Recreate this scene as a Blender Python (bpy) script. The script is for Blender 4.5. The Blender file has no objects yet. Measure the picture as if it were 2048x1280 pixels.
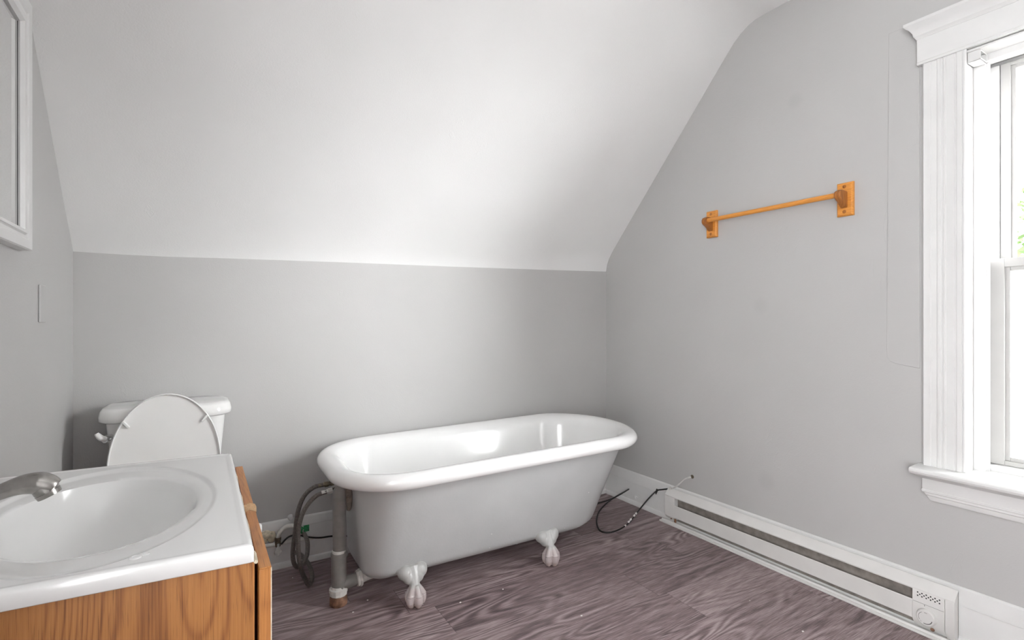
import bpy, bmesh, math, random
from mathutils import Vector, Matrix

random.seed(7)
sc = bpy.context.scene
COL = sc.collection

# ------------------------------------------------------------------ camera
CAM_H = 1.18
YAW = math.atan(624 / 1024)
cam_data = bpy.data.cameras.new('camera')
cam_data.lens = 18.0
cam_data.sensor_width = 36.0
cam_data.clip_start = 0.02
cam = bpy.data.objects.new('camera', cam_data)
cam.location = (0, 0, CAM_H)
cam.rotation_euler = (math.radians(90), 0, -YAW)
COL.objects.link(cam)
sc.camera = cam

# ------------------------------------------------------------------ world: bright overcast sky
world = bpy.data.worlds.new('overcast_sky')
sc.world = world
world.use_nodes = True
wn = world.node_tree.nodes
wn['Background'].inputs['Color'].default_value = (0.97, 0.98, 1.0, 1)
# cloud cover with the sun glowing through it low on the window side
SKY_BASE, SKY_GLOW, GLOW_DIR, GLOW_SHARP = 6.4, 50.0, Vector((0.54, -0.82, 0.15)).normalized(), 20.0
wt = world.node_tree
w_tc = wt.nodes.new('ShaderNodeTexCoord')
w_dot = wt.nodes.new('ShaderNodeVectorMath'); w_dot.operation = 'DOT_PRODUCT'
w_dot.inputs[1].default_value = GLOW_DIR
wt.links.new(w_tc.outputs['Generated'], w_dot.inputs[0])
w_max = wt.nodes.new('ShaderNodeMath'); w_max.operation = 'MAXIMUM'; w_max.inputs[1].default_value = 0.0
wt.links.new(w_dot.outputs['Value'], w_max.inputs[0])
w_pow = wt.nodes.new('ShaderNodeMath'); w_pow.operation = 'POWER'; w_pow.inputs[1].default_value = GLOW_SHARP
wt.links.new(w_max.outputs[0], w_pow.inputs[0])
w_mad = wt.nodes.new('ShaderNodeMath'); w_mad.operation = 'MULTIPLY_ADD'
w_mad.inputs[1].default_value = SKY_GLOW; w_mad.inputs[2].default_value = SKY_BASE
wt.links.new(w_pow.outputs[0], w_mad.inputs[0])
wt.links.new(w_mad.outputs[0], wn['Background'].inputs['Strength'])

# ------------------------------------------------------------------ colour management
sc.view_settings.view_transform = 'Standard'
sc.view_settings.look = 'None'
sc.view_settings.gamma = 1.0
sc.view_settings.use_curve_mapping = False
sc.view_settings.exposure = 1.17
sc.cycles.max_bounces = 14
sc.cycles.diffuse_bounces = 10
sc.cycles.glossy_bounces = 5
sc.cycles.transparent_max_bounces = 12
sc.cycles.caustics_reflective = False
sc.cycles.caustics_refractive = False
sc.cycles.use_denoising = True

# ------------------------------------------------------------------ room dimensions (metres)
XL, XR, YB, YF = -0.435, 2.385, 2.67, -1.30
ZC = 2.694

# ================================================================== materials
def new_mat(name):
    m = bpy.data.materials.new(name)
    m.use_nodes = True
    nt = m.node_tree
    return m, nt, nt.nodes['Principled BSDF']

def node(nt, t, **kw):
    n = nt.nodes.new(t)
    for k, v in kw.items():
        setattr(n, k, v)
    return n

def math_node(nt, op, a, b=None, c=None):
    n = nt.nodes.new('ShaderNodeMath')
    n.operation = op
    for i, s in enumerate((a, b, c)):
        if s is None:
            continue
        if isinstance(s, (int, float)):
            n.inputs[i].default_value = s
        else:
            nt.links.new(s, n.inputs[i])
    return n.outputs[0]

def coords(nt, scale=(1, 1, 1), kind='Object'):
    tc = node(nt, 'ShaderNodeTexCoord')
    mp = node(nt, 'ShaderNodeMapping')
    mp.inputs['Scale'].default_value = scale
    nt.links.new(tc.outputs[kind], mp.inputs['Vector'])
    return mp.outputs['Vector']

def noise(nt, vec, scale, detail=3.0, rough=0.5, dist=0.0):
    n = node(nt, 'ShaderNodeTexNoise')
    n.inputs['Scale'].default_value = scale
    n.inputs['Detail'].default_value = detail
    n.inputs['Roughness'].default_value = rough
    n.inputs['Distortion'].default_value = dist
    nt.links.new(vec, n.inputs['Vector'])
    return n.outputs['Fac']

def ramp(nt, fac, stops, interp='LINEAR'):
    r = node(nt, 'ShaderNodeValToRGB')
    r.color_ramp.interpolation = interp
    els = r.color_ramp.elements
    while len(els) < len(stops):
        els.new(0.5)
    for e, (p, c) in zip(els, stops):
        e.position = p
        e.color = (*c, 1) if len(c) == 3 else c
    nt.links.new(fac, r.inputs['Fac'])
    return r.outputs['Color']

def mix(nt, fac, a, b, blend='MIX'):
    n = node(nt, 'ShaderNodeMix', data_type='RGBA', blend_type=blend)
    for idx, s in ((0, fac), (6, a), (7, b)):
        if isinstance(s, (int, float)):
            n.inputs[idx].default_value = s
        elif isinstance(s, tuple):
            n.inputs[idx].default_value = (*s, 1) if len(s) == 3 else s
        else:
            nt.links.new(s, n.inputs[idx])
    return n.outputs[2]

def bump(nt, bs, height, strength=0.2, dist=0.01):
    b = node(nt, 'ShaderNodeBump')
    b.inputs['Strength'].default_value = strength
    b.inputs['Distance'].default_value = dist
    nt.links.new(height, b.inputs['Height'])
    nt.links.new(b.outputs['Normal'], bs.inputs['Normal'])

def simple(name, col, rough=0.5, metal=0.0, var=0.06, vscale=6.0, bump_s=0.0, bscale=60.0, coat=0.0, spec=0.5):
    """painted / moulded material with a slight procedural tone variation and surface grain"""
    m, nt, bs = new_mat(name)
    v = coords(nt)
    f = noise(nt, v, vscale, 4.0)
    lo = tuple(c * (1 - var) for c in col)
    hi = tuple(min(1, c * (1 + var)) for c in col)
    nt.links.new(ramp(nt, f, [(0.3, lo), (0.7, hi)]), bs.inputs['Base Color'])
    bs.inputs['Roughness'].default_value = rough
    bs.inputs['Metallic'].default_value = metal
    bs.inputs['Coat Weight'].default_value = coat
    bs.inputs['Coat Roughness'].default_value = 0.08
    bs.inputs['Specular IOR Level'].default_value = spec
    if bump_s:
        bump(nt, bs, noise(nt, v, bscale, 3.0), bump_s, 0.004)
    return m

def wall_paint(name, col, rough, spots=(), undul=0.25):
    """roller-painted old plaster: fine orange peel, slow undulation, a few round scuffed smudges"""
    m, nt, bs = new_mat(name)
    v = coords(nt)
    fine = noise(nt, v, 170, 2.0)
    slow = noise(nt, v, 3.2, 3.0)
    tone = noise(nt, v, 1.6, 2.0)
    c = ramp(nt, tone, [(0.3, tuple(x * 0.97 for x in col)), (0.7, tuple(x * 1.03 for x in col))])
    for (p, r, k) in spots:
        d = node(nt, 'ShaderNodeVectorMath', operation='DISTANCE')
        nt.links.new(coords(nt), d.inputs[0])
        d.inputs[1].default_value = p
        n = math_node(nt, 'SUBTRACT', 1.0, math_node(nt, 'DIVIDE', d.outputs['Value'], r))
        n = math_node(nt, 'MULTIPLY', math_node(nt, 'SMOOTH_MIN', math_node(nt, 'MAXIMUM', n, 0.0), 0.6, 0.2), k)
        c = mix(nt, n, c, tuple(x * 0.6 for x in col))
    nt.links.new(c, bs.inputs['Base Color'])
    bs.inputs['Roughness'].default_value = rough
    bs.inputs['Specular IOR Level'].default_value = 0.4
    h = math_node(nt, 'ADD', math_node(nt, 'MULTIPLY', fine, 0.10), math_node(nt, 'MULTIPLY', slow, undul * 4))
    # thin brush ridges and old cracks under the paint
    vo = node(nt, 'ShaderNodeTexNoise')
    vo.inputs['Scale'].default_value = 9.0
    vo.inputs['Detail'].default_value = 6.0
    nt.links.new(coords(nt, (1, 1, 0.4)), vo.inputs['Vector'])
    ridge = math_node(nt, 'ABSOLUTE', math_node(nt, 'SUBTRACT', vo.outputs['Fac'], 0.66))
    ridge = math_node(nt, 'SUBTRACT', 1.0, math_node(nt, 'MINIMUM', math_node(nt, 'MULTIPLY', ridge, 90.0), 1.0))
    h = math_node(nt, 'ADD', h, math_node(nt, 'MULTIPLY', ridge, 0.08))
    bump(nt, bs, h, 0.35, 0.01)
    return m

M = {}
M['wall'] = wall_paint('grey_wall_paint', (0.47, 0.465, 0.46), 0.55)
M['wall_right'] = wall_paint('grey_wall_paint_scuffed', (0.47, 0.465, 0.46), 0.55,
                             spots=[((XR, 1.361, 2.208), 0.045, 0.22), ((XR, 1.532, 1.25), 0.05, 0.18),
                                    ((XR, 1.505, 0.386), 0.055, 0.2)])
M['ceiling'] = wall_paint('white_ceiling_paint', (0.77, 0.77, 0.765), 0.6)
M['trim'] = simple('glossy_white_trim_paint', (0.67, 0.668, 0.662), 0.32, var=0.03, vscale=9, bump_s=0.12, bscale=45)
M['heater'] = simple('offwhite_heater_enamel', (0.66, 0.65, 0.635), 0.38, var=0.03, vscale=12, bump_s=0.04, bscale=80)
M['heater_inner'] = simple('galvanised_inner_panel', (0.24, 0.215, 0.195), 0.5, var=0.25, vscale=30)
M['fins'] = simple('dark_heating_fins', (0.06, 0.06, 0.06), 0.5, metal=0.6, var=0.2, vscale=60)
M['rust'] = simple('rusty_steel', (0.20, 0.105, 0.065), 0.7, var=0.6, vscale=45, bump_s=0.3)
M['black'] = simple('black_plastic', (0.012, 0.011, 0.011), 0.4, var=0.2, vscale=40)
M['dark_mark'] = simple('dark_printed_mark', (0.10, 0.095, 0.09), 0.6)
M['porcelain'] = simple('white_porcelain', (0.80, 0.80, 0.79), 0.12, var=0.015, vscale=4, coat=0.3)
M['plastic_white'] = simple('white_seat_plastic', (0.80, 0.80, 0.79), 0.28, var=0.015, vscale=4)
M['marble'] = simple('white_cultured_marble', (0.76, 0.76, 0.755), 0.13, var=0.015, vscale=4, coat=0.35)
M['enamel'] = simple('white_bath_enamel', (0.78, 0.78, 0.775), 0.16, var=0.02, vscale=5, coat=0.3)
M['chrome'] = simple('chrome', (0.75, 0.75, 0.75), 0.12, metal=1.0, var=0.03)
M['nickel'] = simple('brushed_nickel', (0.36, 0.345, 0.33), 0.27, metal=1.0, var=0.10, vscale=90)
M['brass'] = simple('tarnished_brass', (0.20, 0.165, 0.12), 0.45, metal=0.7, var=0.35, vscale=60)
M['hose'] = simple('grey_braided_hose', (0.13, 0.115, 0.105), 0.5, metal=0.25, var=0.4, vscale=220, bump_s=0.6, bscale=260)
M['pvc'] = simple('white_pvc_pipe', (0.62, 0.61, 0.58), 0.4, var=0.12, vscale=40)
M['pipe_grey'] = simple('grey_painted_pipe', (0.205, 0.195, 0.185), 0.45, var=0.12, vscale=30, bump_s=0.15)
M['pipe_brown'] = simple('dull_brown_painted_metal', (0.155, 0.13, 0.11), 0.5, var=0.3, vscale=50, bump_s=0.2)
M['green_tag'] = simple('green_tag', (0.02, 0.22, 0.08), 0.5, var=0.5, vscale=120)
M['sash'] = simple('white_vinyl_sash', (0.46, 0.455, 0.445), 0.4, var=0.03, vscale=10)
M['chip'] = simple('white_paint_flake', (0.85, 0.82, 0.80), 0.7)
M['leaf'] = simple('green_leaves', (0.085, 0.15, 0.045), 0.6, var=0.5, vscale=3)
M['bark'] = simple('tree_bark', (0.12, 0.08, 0.05), 0.9, var=0.4, vscale=20)
M['ground'] = simple('garden_ground', (0.30, 0.295, 0.28), 0.9, var=0.3, vscale=2)
M['caulk'] = simple('yellowed_caulk', (0.62, 0.55, 0.42), 0.7, var=0.2, vscale=80, bump_s=0.5, bscale=150)
M['chipped_wood'] = simple('pale_bare_wood', (0.62, 0.40, 0.22), 0.7, var=0.2, vscale=60, bump_s=0.4, bscale=200)

def tub_paint():
    m, nt, bs = new_mat('grey_tub_paint')
    v = coords(nt)
    base = ramp(nt, noise(nt, v, 5, 4.0), [(0.3, (0.415, 0.42, 0.42)), (0.7, (0.455, 0.46, 0.46))])
    sp = node(nt, 'ShaderNodeTexVoronoi')
    sp.inputs['Scale'].default_value = 26.0
    sp.inputs['Randomness'].default_value = 1.0
    nt.links.new(v, sp.inputs['Vector'])
    near = math_node(nt, 'LESS_THAN', sp.outputs['Distance'], 0.055)
    sepc = node(nt, 'ShaderNodeSeparateColor')
    nt.links.new(sp.outputs['Color'], sepc.inputs[0])
    pick = math_node(nt, 'LESS_THAN', sepc.outputs[0], 0.12)
    c = mix(nt, math_node(nt, 'MULTIPLY', near, pick), base, (0.85, 0.83, 0.8))
    nt.links.new(c, bs.inputs['Base Color'])
    bs.inputs['Roughness'].default_value = 0.36
    h = math_node(nt, 'ADD', math_node(nt, 'MULTIPLY', noise(nt, v, 120, 2.0), 0.3), noise(nt, v, 14, 3.0))
    bump(nt, bs, h, 0.16, 0.006)
    return m
M['tub_paint'] = tub_paint()

def foot_paint():
    """grey paint on the upper foot, worn silvery pink on the claw, bare rusty edge at the floor"""
    m, nt, bs = new_mat('worn_foot_paint')
    v = coords(nt)
    sx = node(nt, 'ShaderNodeSeparateXYZ')
    nt.links.new(v, sx.inputs[0])
    z = math_node(nt, 'ADD', sx.outputs['Z'], math_node(nt, 'MULTIPLY', math_node(nt, 'SUBTRACT', noise(nt, v, 40, 3.0), 0.5), 0.03))
    mr = node(nt, 'ShaderNodeMapRange')
    mr.inputs['From Max'].default_value = 0.16
    nt.links.new(z, mr.inputs['Value'])
    c = ramp(nt, mr.outputs['Result'], [(0.0, (0.30, 0.16, 0.11)), (0.07, (0.42, 0.33, 0.31)), (0.2, (0.45, 0.39, 0.385)),
                            (0.5, (0.45, 0.40, 0.395)), (0.58, (0.42, 0.42, 0.41))])
    nt.links.new(c, bs.inputs['Base Color'])
    bs.inputs['Roughness'].default_value = 0.3
    bump(nt, bs, noise(nt, v, 130, 3.0), 0.12, 0.004)
    return m
M['foot'] = foot_paint()

def floor_mat():
    m, nt, bs = new_mat('purple_brown_vinyl_plank')
    tc = node(nt, 'ShaderNodeTexCoord')
    sx = node(nt, 'ShaderNodeSeparateXYZ')
    nt.links.new(tc.outputs['Object'], sx.inputs[0])
    W, L = 0.2125, 1.25
    yy = math_node(nt, 'DIVIDE', math_node(nt, 'ADD', sx.outputs['Y'], 10 * W - (1.9675 % W)), W)
    row = math_node(nt, 'FLOOR', yy)
    wn1 = node(nt, 'ShaderNodeTexWhiteNoise', noise_dimensions='1D')
    nt.links.new(math_node(nt, 'ADD', row, 0.37), wn1.inputs['W'])
    xo = math_node(nt, 'DIVIDE', math_node(nt, 'ADD', sx.outputs['X'], math_node(nt, 'MULTIPLY', wn1.outputs['Value'], L)), L)
    colm = math_node(nt, 'FLOOR', xo)
    cv = node(nt, 'ShaderNodeCombineXYZ')
    nt.links.new(row, cv.inputs[0]); nt.links.new(colm, cv.inputs[1])
    wn2 = node(nt, 'ShaderNodeTexWhiteNoise', noise_dimensions='3D')
    nt.links.new(cv.outputs[0], wn2.inputs['Vector'])
    rnd = wn2.outputs['Value']
    # grain space, shifted for every plank
    gv = node(nt, 'ShaderNodeCombineXYZ')
    nt.links.new(math_node(nt, 'ADD', sx.outputs['X'], math_node(nt, 'MULTIPLY', rnd, 37.0)), gv.inputs[0])
    nt.links.new(math_node(nt, 'ADD', sx.outputs['Y'], math_node(nt, 'MULTIPLY', rnd, 19.0)), gv.inputs[1])
    def gmap(s):
        mp = node(nt, 'ShaderNodeMapping')
        mp.inputs['Scale'].default_value = s
        nt.links.new(gv.outputs[0], mp.inputs['Vector'])
        return mp.outputs['Vector']
    # cathedral figure: contour bands of a stretched noise field
    field = noise(nt, gmap((1.0, 6.0, 1)), 1.15, 1.5, 0.45, 0.3)
    bands = math_node(nt, 'SINE', math_node(nt, 'MULTIPLY', field, 95.0))
    bands = math_node(nt, 'MULTIPLY', math_node(nt, 'ADD', bands, 1.0), 0.5)
    fine = noise(nt, gmap((4.5, 150.0, 1)), 3.0, 3.5, 0.6)
    mid = noise(nt, gmap((1.6, 22.0, 1)), 2.2, 5.0, 0.65)
    mask = ramp(nt, noise(nt, gmap((1.0, 4.0, 1)), 1.7, 2.0), [(0.42, (0, 0, 0)), (0.62, (1, 1, 1))])
    b2 = math_node(nt, 'MULTIPLY', math_node(nt, 'SUBTRACT', bands, 0.5), mask)
    g = math_node(nt, 'ADD', math_node(nt, 'MULTIPLY', fine, 0.88), math_node(nt, 'MULTIPLY', mid, 0.47))
    g = math_node(nt, 'ADD', g, math_node(nt, 'MULTIPLY', b2, 0.26))
    g = math_node(nt, 'ADD', g, math_node(nt, 'MULTIPLY', math_node(nt, 'SUBTRACT', rnd, 0.5), 0.12))
    c = ramp(nt, math_node(nt, 'SUBTRACT', g, 0.10), [(0.30, (0.052, 0.034, 0.037)), (0.48, (0.165, 0.118, 0.122)), (0.62, (0.29, 0.22, 0.225)), (0.80, (0.47, 0.385, 0.39))])
    fy = math_node(nt, 'FRACT', yy)
    fx = math_node(nt, 'FRACT', xo)
    sy = math_node(nt, 'LESS_THAN', math_node(nt, 'MINIMUM', fy, math_node(nt, 'SUBTRACT', 1.0, fy)), 0.0045)
    sxx = math_node(nt, 'LESS_THAN', math_node(nt, 'MINIMUM', fx, math_node(nt, 'SUBTRACT', 1.0, fx)), 0.0008)
    seam = math_node(nt, 'MAXIMUM', sy, sxx)
    c = mix(nt, math_node(nt, 'MULTIPLY', seam, 0.6), c, (0.03, 0.02, 0.022))
    nt.links.new(c, bs.inputs['Base Color'])
    nt.links.new(math_node(nt, 'ADD', 0.40, math_node(nt, 'MULTIPLY', fine, 0.2)), bs.inputs['Roughness'])
    bump(nt, bs, math_node(nt, 'SUBTRACT', g, math_node(nt, 'MULTIPLY', seam, 0.6)), 0.12, 0.004)
    return m
M['floor'] = floor_mat()

def oak(name, grain='Z', tint=(1, 1, 1), figure=1.0):
    """golden oak; grain runs along the given object axis"""
    m, nt, bs = new_mat(name)
    def s(a, b):
        return {'X': (a, b, b), 'Y': (b, a, b), 'Z': (b, b, a)}[grain]
    field = noise(nt, coords(nt, s(0.9, 5.0)), 1.0, 1.2, 0.35, 0.15)
    bands = math_node(nt, 'SINE', math_node(nt, 'MULTIPLY', field, 330.0))
    bands = math_node(nt, 'MULTIPLY', math_node(nt, 'ADD', bands, 1.0), 0.5)
    bands = math_node(nt, 'POWER', bands, 3.0)
    fine = noise(nt, coords(nt, s(7.0, 430.0)), 1.0, 2.5, 0.5)
    pore = noise(nt, coords(nt, s(16.0, 620.0)), 1.0, 2.0, 0.5)
    slow = noise(nt, coords(nt, s(1.0, 7.0)), 1.3, 2.0)
    g = math_node(nt, 'ADD', math_node(nt, 'MULTIPLY', bands, 0.25 * figure), math_node(nt, 'ADD', math_node(nt, 'MULTIPLY', fine, 0.55), 0.09))
    g = math_node(nt, 'ADD', g, math_node(nt, 'MULTIPLY', math_node(nt, 'SUBTRACT', slow, 0.5), 0.12))
    t = lambda c: tuple(a * b for a, b in zip(c, tint))
    c = ramp(nt, g, [(0.26, t((0.56, 0.27, 0.085))), (0.48, t((0.45, 0.20, 0.058))), (0.66, t((0.29, 0.115, 0.030))), (0.85, t((0.15, 0.055, 0.014)))])
    pm = ramp(nt, pore, [(0.60, (0, 0, 0)), (0.70, (1, 1, 1))])
    c = mix(nt, math_node(nt, 'MULTIPLY', pm, 0.55), c, t((0.12, 0.04, 0.012)))
    nt.links.new(c, bs.inputs['Base Color'])
    bs.inputs['Roughness'].default_value = 0.42
    bump(nt, bs, math_node(nt, 'MULTIPLY', fine, 1.0), 0.10, 0.003)
    return m
M['oak_side'] = oak('oak_side_panel', 'Z', (0.71, 0.63, 0.52))
M['oak_door'] = oak('oak_door', 'Z', (0.82, 0.72, 0.62), 0.5)
M['oak_top'] = oak('oak_door_rail', 'Y', (0.9, 0.82, 0.74), 0.4)
M['oak_bar'] = oak('oak_towel_rod', 'Y', (1.4, 1.25, 0.75), 0.35)
M['oak_bracket'] = oak('oak_towel_bracket', 'Z', (0.75, 0.58, 0.36), 0.9)

def mirror_mat():
    m, nt, bs = new_mat('mirror_silver')
    bs.inputs['Base Color'].default_value = (0.86, 0.865, 0.86, 1)
    bs.inputs['Metallic'].default_value = 1.0
    n = noise(nt, coords(nt), 3.0, 2.0)
    nt.links.new(math_node(nt, 'ADD', 0.015, math_node(nt, 'MULTIPLY', n, 0.01)), bs.inputs['Roughness'])
    return m
M['mirror'] = mirror_mat()

def clear_glass():
    m = bpy.data.materials.new('clear_window_glass')
    m.use_nodes = True
    nt = m.node_tree
    nt.nodes.clear()
    out = node(nt, 'ShaderNodeOutputMaterial')
    tr = node(nt, 'ShaderNodeBsdfTransparent')
    tr.inputs['Color'].default_value = (0.96, 0.96, 0.955, 1)
    gl = node(nt, 'ShaderNodeBsdfGlossy')
    gl.inputs['Roughness'].default_value = 0.02
    fr = node(nt, 'ShaderNodeFresnel')
    fr.inputs['IOR'].default_value = 1.45
    mx = node(nt, 'ShaderNodeMixShader')
    geo = node(nt, 'ShaderNodeNewGeometry')     # one reflection per pane: only the outer faces reflect
    nt.links.new(math_node(nt, 'MULTIPLY', fr.outputs[0], math_node(nt, 'SUBTRACT', 1.0, geo.outputs['Backfacing'])), mx.inputs[0])
    nt.links.new(tr.outputs[0], mx.inputs[1])
    nt.links.new(gl.outputs[0], mx.inputs[2])
    nt.links.new(mx.outputs[0], out.inputs['Surface'])
    return m
M['glass'] = clear_glass()

def frosted_glass():
    m = bpy.data.materials.new('obscured_window_glass')
    m.use_nodes = True
    nt = m.node_tree
    nt.nodes.clear()
    out = node(nt, 'ShaderNodeOutputMaterial')
    tr = node(nt, 'ShaderNodeBsdfTransparent')
    tr.inputs['Color'].default_value = (0.96, 0.965, 0.955, 1)
    tl = node(nt, 'ShaderNodeBsdfTranslucent')
    tl.inputs['Color'].default_value = (0.93, 0.94, 0.92, 1)
    df = node(nt, 'ShaderNodeBsdfRefraction')
    df.inputs['Roughness'].default_value = 0.4
    df.inputs['IOR'].default_value = 1.15
    df.inputs["Color"].default_value = (0.92, 0.93, 0.91, 1)
    mx = node(nt, 'ShaderNodeMixShader')
    mx.inputs[0].default_value = 0.35
    mx2 = node(nt, 'ShaderNodeMixShader')
    mx2.inputs[0].default_value = 0.55
    nt.links.new(df.outputs[0], mx.inputs[1])
    nt.links.new(tl.outputs[0], mx.inputs[2])
    nt.links.new(mx.outputs[0], mx2.inputs[1])
    nt.links.new(tr.outputs[0], mx2.inputs[2])
    nt.links.new(mx2.outputs[0], out.inputs['Surface'])
    return m
M['frosted'] = frosted_glass()

# ================================================================== mesh building
def root_loc(o):
    while o.parent is not None:
        o = o.parent
    return Vector(o.location)

class MB:
    def __init__(s):
        s.v = []; s.f = []; s.mi = []
    def add(s, verts, faces, mi=0):
        b = len(s.v)
        s.v += [tuple(p) for p in verts]
        for f in faces:
            s.f.append([b + i for i in f]); s.mi.append(mi)
        return s
    def box(s, x0, x1, y0, y1, z0, z1, mi=0):
        v = [(x, y, z) for z in (z0, z1) for y in (y0, y1) for x in (x0, x1)]
        return s.add(v, [(0, 2, 3, 1), (4, 5, 7, 6), (0, 1, 5, 4), (2, 6, 7, 3), (0, 4, 6, 2), (1, 3, 7, 5)], mi)
    def loft(s, rings, cap0=True, cap1=True, mi=0, closed=True):
        n = len(rings[0]); v = [p for r in rings for p in r]; f = []
        for i in range(len(rings) - 1):
            for j in range(n if closed else n - 1):
                k = (j + 1) % n
                f.append((i * n + j, i * n + k, (i + 1) * n + k, (i + 1) * n + j))
        if cap0: f.append(tuple(range(n))[::-1])
        if cap1: f.append(tuple((len(rings) - 1) * n + j for j in range(n)))
        return s.add(v, f, mi)
    def tube(s, pts, r, n=14, caps=True, mi=0, sub=0):
        P = [Vector(p) for p in pts]
        R = list(r) if isinstance(r, (list, tuple)) else [r] * len(P)
        if sub: P, R = smooth_path(P, R, sub)
        T = []
        for i in range(len(P)):
            t = (P[min(i + 1, len(P) - 1)] - P[max(i - 1, 0)])
            T.append(t.normalized() if t.length > 1e-9 else Vector((0, 0, 1)))
        ref = Vector((0, 0, 1)) if abs(T[0].z) < 0.9 else Vector((1, 0, 0))
        u = T[0].cross(ref).normalized()
        rings = []
        for i, p in enumerate(P):
            u = (u - T[i] * u.dot(T[i])).normalized()
            w = T[i].cross(u)
            rings.append([p + (u * math.cos(a) + w * math.sin(a)) * R[i] for a in [2 * math.pi * k / n for k in range(n)]])
        return s.loft(rings, caps, caps, mi)
    def lathe(s, c, axis, prof, n=32, mi=0):
        """prof: list of (distance along axis, radius)"""
        c = Vector(c); ax = Vector(axis).normalized()
        ref = Vector((0, 0, 1)) if abs(ax.z) < 0.9 else Vector((1, 0, 0))
        u = ax.cross(ref).normalized(); w = ax.cross(u)
        rings = [[c + ax * d + (u * math.cos(a) + w * math.sin(a)) * max(r, 1e-5) for a in [2 * math.pi * k / n for k in range(n)]] for d, r in prof]
        return s.loft(rings, True, True, mi)
    def prism(s, poly, axis, a0, a1, mi=0):
        """poly of 2D points in the two other axes (in xyz order), extruded along axis"""
        def P(p, a):
            return {'x': (a, p[0], p[1]), 'y': (p[0], a, p[1]), 'z': (p[0], p[1], a)}[axis]
        return s.loft([[P(p, a0) for p in poly], [P(p, a1) for p in poly]], True, True, mi)
    def sphere(s, c, r, nu=20, nv=12, mi=0):
        rx, ry, rz = r if isinstance(r, (tuple, list)) else (r, r, r)
        rings = []
        for i in range(nv + 1):
            t = math.pi * i / nv - math.pi / 2
            k = max(math.cos(t), 1e-4)
            rings.append([(c[0] + rx * k * math.cos(a), c[1] + ry * k * math.sin(a), c[2] + rz * math.sin(t)) for a in [2 * math.pi * q / nu for q in range(nu)]])
        return s.loft(rings, True, True, mi)
    def xf(s, fn):
        s.v = [tuple(fn(Vector(p))) for p in s.v]
        return s
    def build(s, name, mats, parent=None, bevel=0.0, seg=2, ang=38, origin=None, flat=False, subsurf=0):
        me = bpy.data.meshes.new(name)
        o0 = root_loc(parent) if parent is not None else Vector(origin or (0, 0, 0))
        me.from_pydata([Vector(p) - o0 for p in s.v], [], s.f)
        bm = bmesh.new(); bm.from_mesh(me)
        bmesh.ops.recalc_face_normals(bm, faces=bm.faces)
        bm.to_mesh(me); bm.free()
        if not isinstance(mats, (list, tuple)): mats = [mats]
        for m in mats: me.materials.append(m)
        for p, i in zip(me.polygons, s.mi): p.material_index = i
        if not flat:
            me.shade_smooth()
            me.set_sharp_from_angle(angle=math.radians(ang))
        o = bpy.data.objects.new(name, me); COL.objects.link(o)
        if parent is not None: o.parent = parent
        else: o.location = o0
        if bevel:
            b = o.modifiers.new('bevel', 'BEVEL'); b.width = bevel; b.segments = seg
            b.limit_method = 'ANGLE'; b.angle_limit = math.radians(40); b.harden_normals = False
        if subsurf:
            d = o.modifiers.new('subsurf', 'SUBSURF'); d.levels = subsurf; d.render_levels = subsurf
        return o

def smooth_path(P, R, k):
    out, rr = [], []
    n = len(P)
    for i in range(n - 1):
        p0, p1, p2, p3 = P[max(i - 1, 0)], P[i], P[i + 1], P[min(i + 2, n - 1)]
        for j in range(k):
            t = j / k
            out.append(0.5 * ((2 * p1) + (p2 - p0) * t + (2 * p0 - 5 * p1 + 4 * p2 - p3) * t * t + (3 * p1 - p0 - 3 * p2 + p3) * t ** 3))
            rr.append(R[i] * (1 - t) + R[i + 1] * t)
    out.append(P[-1]); rr.append(R[-1])
    return out, rr

def thing(name, label, cat, loc=(0, 0, 0), group=None):
    o = bpy.data.objects.new(name, None)
    o.empty_display_size = 0.1
    COL.objects.link(o); o.location = loc
    return tag(o, label, cat, group)

def tag(o, label, cat, group=None):
    o['label'] = label; o['category'] = cat
    if group: o['group'] = group
    return o

def struct(o, label=None, cat=None):
    o['kind'] = 'structure'
    if label: o['label'] = label
    if cat: o['category'] = cat
    return o

def rounded_rect(x0, x1, y0, y1, r, n=6):
    pts = []
    for (cx, cy, a0) in ((x1 - r, y1 - r, 0), (x0 + r, y1 - r, 90), (x0 + r, y0 + r, 180), (x1 - r, y0 + r, 270)):
        for k in range(n + 1):
            a = math.radians(a0 + 90 * k / n)
            pts.append((cx + r * math.cos(a), cy + r * math.sin(a)))
    return pts

# ================================================================== room shell
PROF_R = [(2.671, 1.514), (2.661, 1.560), (2.640, 1.600), (2.612, 1.637), (2.543, 1.713), (1.817, 2.489), (1.733, 2.578),
          (1.685, 2.627), (1.642, 2.660), (1.600, 2.681), (1.558, 2.692), (1.50, 2.694)]
PROF_L = [(2.671, 1.455), (2.655, 1.475), (2.615, 1.512), (2.575, 1.552), (2.527, 1.600), (1.80, 2.36), (1.72, 2.44),
          (1.66, 2.50), (1.60, 2.555), (1.54, 2.61), (1.46, 2.668), (1.38, 2.694)]

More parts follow.
